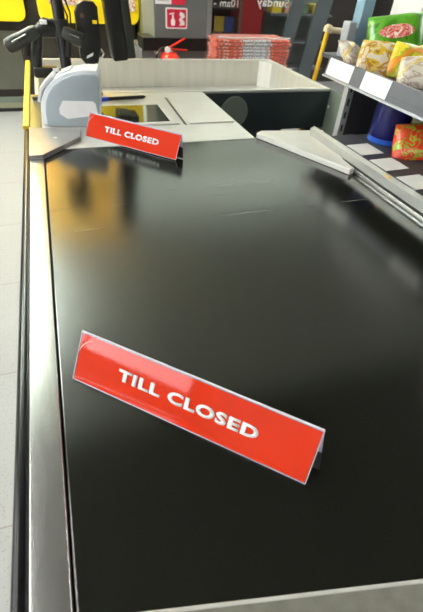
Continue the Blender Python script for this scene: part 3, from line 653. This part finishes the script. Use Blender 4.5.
mixw = patch_mat('white_film', [(0.62, 0.57, 0.50), (0.45, 0.34, 0.27), (0.66, 0.61, 0.55), (0.62, 0.45, 0.06)], 24, 5)
mixr = patch_mat('red_green_film', [(0.55, 0.02, 0.01), (0.24, 0.36, 0.03), (0.58, 0.02, 0.012), (0.50, 0.06, 0.02)], 26, 3)
pack('bright green packet with red badge at the back of the upper shelf', (1.205, 1.44, 1.165), (50, -10, -32), (0.20, 0.17, 0.07), greenm, G1, (0.12, 0.05, badge))
pack('white and yellow packet below the green packet', (1.08, 1.35, 1.115), (38, 0, -38), (0.13, 0.14, 0.05), mixy, G1)
pack('mostly white packet at the left end of the upper shelf', (1.035, 1.44, 1.110), (35, 10, 10), (0.09, 0.11, 0.05), mixw, G1)
pack('brown and yellow packet in the middle of the upper shelf row', (1.145, 1.26, 1.118), (38, 8, -35), (0.13, 0.14, 0.05), mixg, G1)
pack('yellow and lime packet lying right of the green one', (1.26, 1.25, 1.135), (30, -10, -28), (0.17, 0.12, 0.06), mixg, G1)
pack('cream packet near the front label at right of the upper shelf', (1.095, 1.155, 1.11), (36, -6, -40), (0.12, 0.12, 0.05), mixw, G1)
pack('yellow packet at the right edge of the picture on the upper shelf', (1.195, 1.12, 1.12), (40, 6, -25), (0.12, 0.10, 0.05), mixg, G1)
pack('red and lime packet on the lower shelf behind the labels', (1.075, 1.03, 0.940), (42, -12, -40), (0.15, 0.13, 0.05), mixr, 'packets on the lower shelf')
pack('second red and lime packet on the lower shelf further right', (1.12, 0.93, 0.930), (30, 6, -20), (0.12, 0.10, 0.05), mixr, 'packets on the lower shelf')

tn = thing('blue_tin', 'dark blue cylindrical tub standing on the lower shelf', 'tub', (1.075, 1.175, 0.893))
Mt = Matrix.Translation((1.075, 1.175, 0.8935))
obj('tub_body', lathe(B(), [(0.060, 0.0), (0.063, 0.012), (0.063, 0.130), (0.060, 0.133)], 0, 0, 32, Mt), mat('navy_gloss', (0.006, 0.006, 0.085), 0.25, noise=(0.2, 10)), tn, smooth=True)
obj('base_band', lathe(B(), [(0.0636, 0.002), (0.0640, 0.018)], 0, 0, 32, Mt), mat('mid_blue', (0.02, 0.09, 0.45), 0.3), tn, smooth=True)
obj('lid', lathe(B(), [(0.064, 0.132), (0.064, 0.146), (0.05, 0.149)], 0, 0, 32, Mt), mat('navy_lid', (0.02, 0.02, 0.22), 0.3), tn, smooth=True)
def carton(name, label, x, y, z, w_, d_, h_, m, rz=0, grp=None):
    t = thing(name, label, 'carton', (x, y, z), math.radians(rz), grp)
    obj('box_body', box(B(), -w_/2, w_/2, -d_/2, d_/2, 0, h_, 0.003), m, t, local=True)
    obj('lid_flap', box(B(), -w_/2+.002, w_/2-.002, -d_/2+.002, d_/2-.002, h_, h_+.003, 0.001), m, t, local=True)
carton('carton', 'white carton behind the blue tub on the lower shelf', 1.27, 1.19, 0.893, 0.12, 0.10, 0.12, white, -10)
bl = mat('pale_blue_card', (0.24, 0.40, 0.50), 0.4, noise=(0.2, 12))
# deck of the rear bay that carries the cartons
obj('rear_shelf', box(B(), 1.14, 1.62, 1.525, 1.80, 1.045, 1.060), shelfd, ds)
obj('rear_bracket', box(B(), 1.40, 1.60, 1.512, 1.525, 0.95, 1.060), shelfd, ds)
carton('carton', 'pale blue upright carton left of the green packet', 1.245, 1.72, 1.0602, 0.055, 0.05, 0.24, bl, 5)
carton('carton', 'small pale grey carton left of the blue carton', 1.180, 1.70, 1.0602, 0.035, 0.05, 0.12, mat('pale_grey_card', (0.33, 0.36, 0.40), 0.5), 0)
carton('carton', 'deep red carton under the white box at the right', 1.54, 1.66, 1.0602, 0.13, 0.20, 0.115, mat('red_card', (0.50, 0.05, 0.02), 0.45), -5)
carton('carton', 'plain white box on top of the red carton', 1.50, 1.66, 1.1785, 0.19, 0.20, 0.10, white, -5)
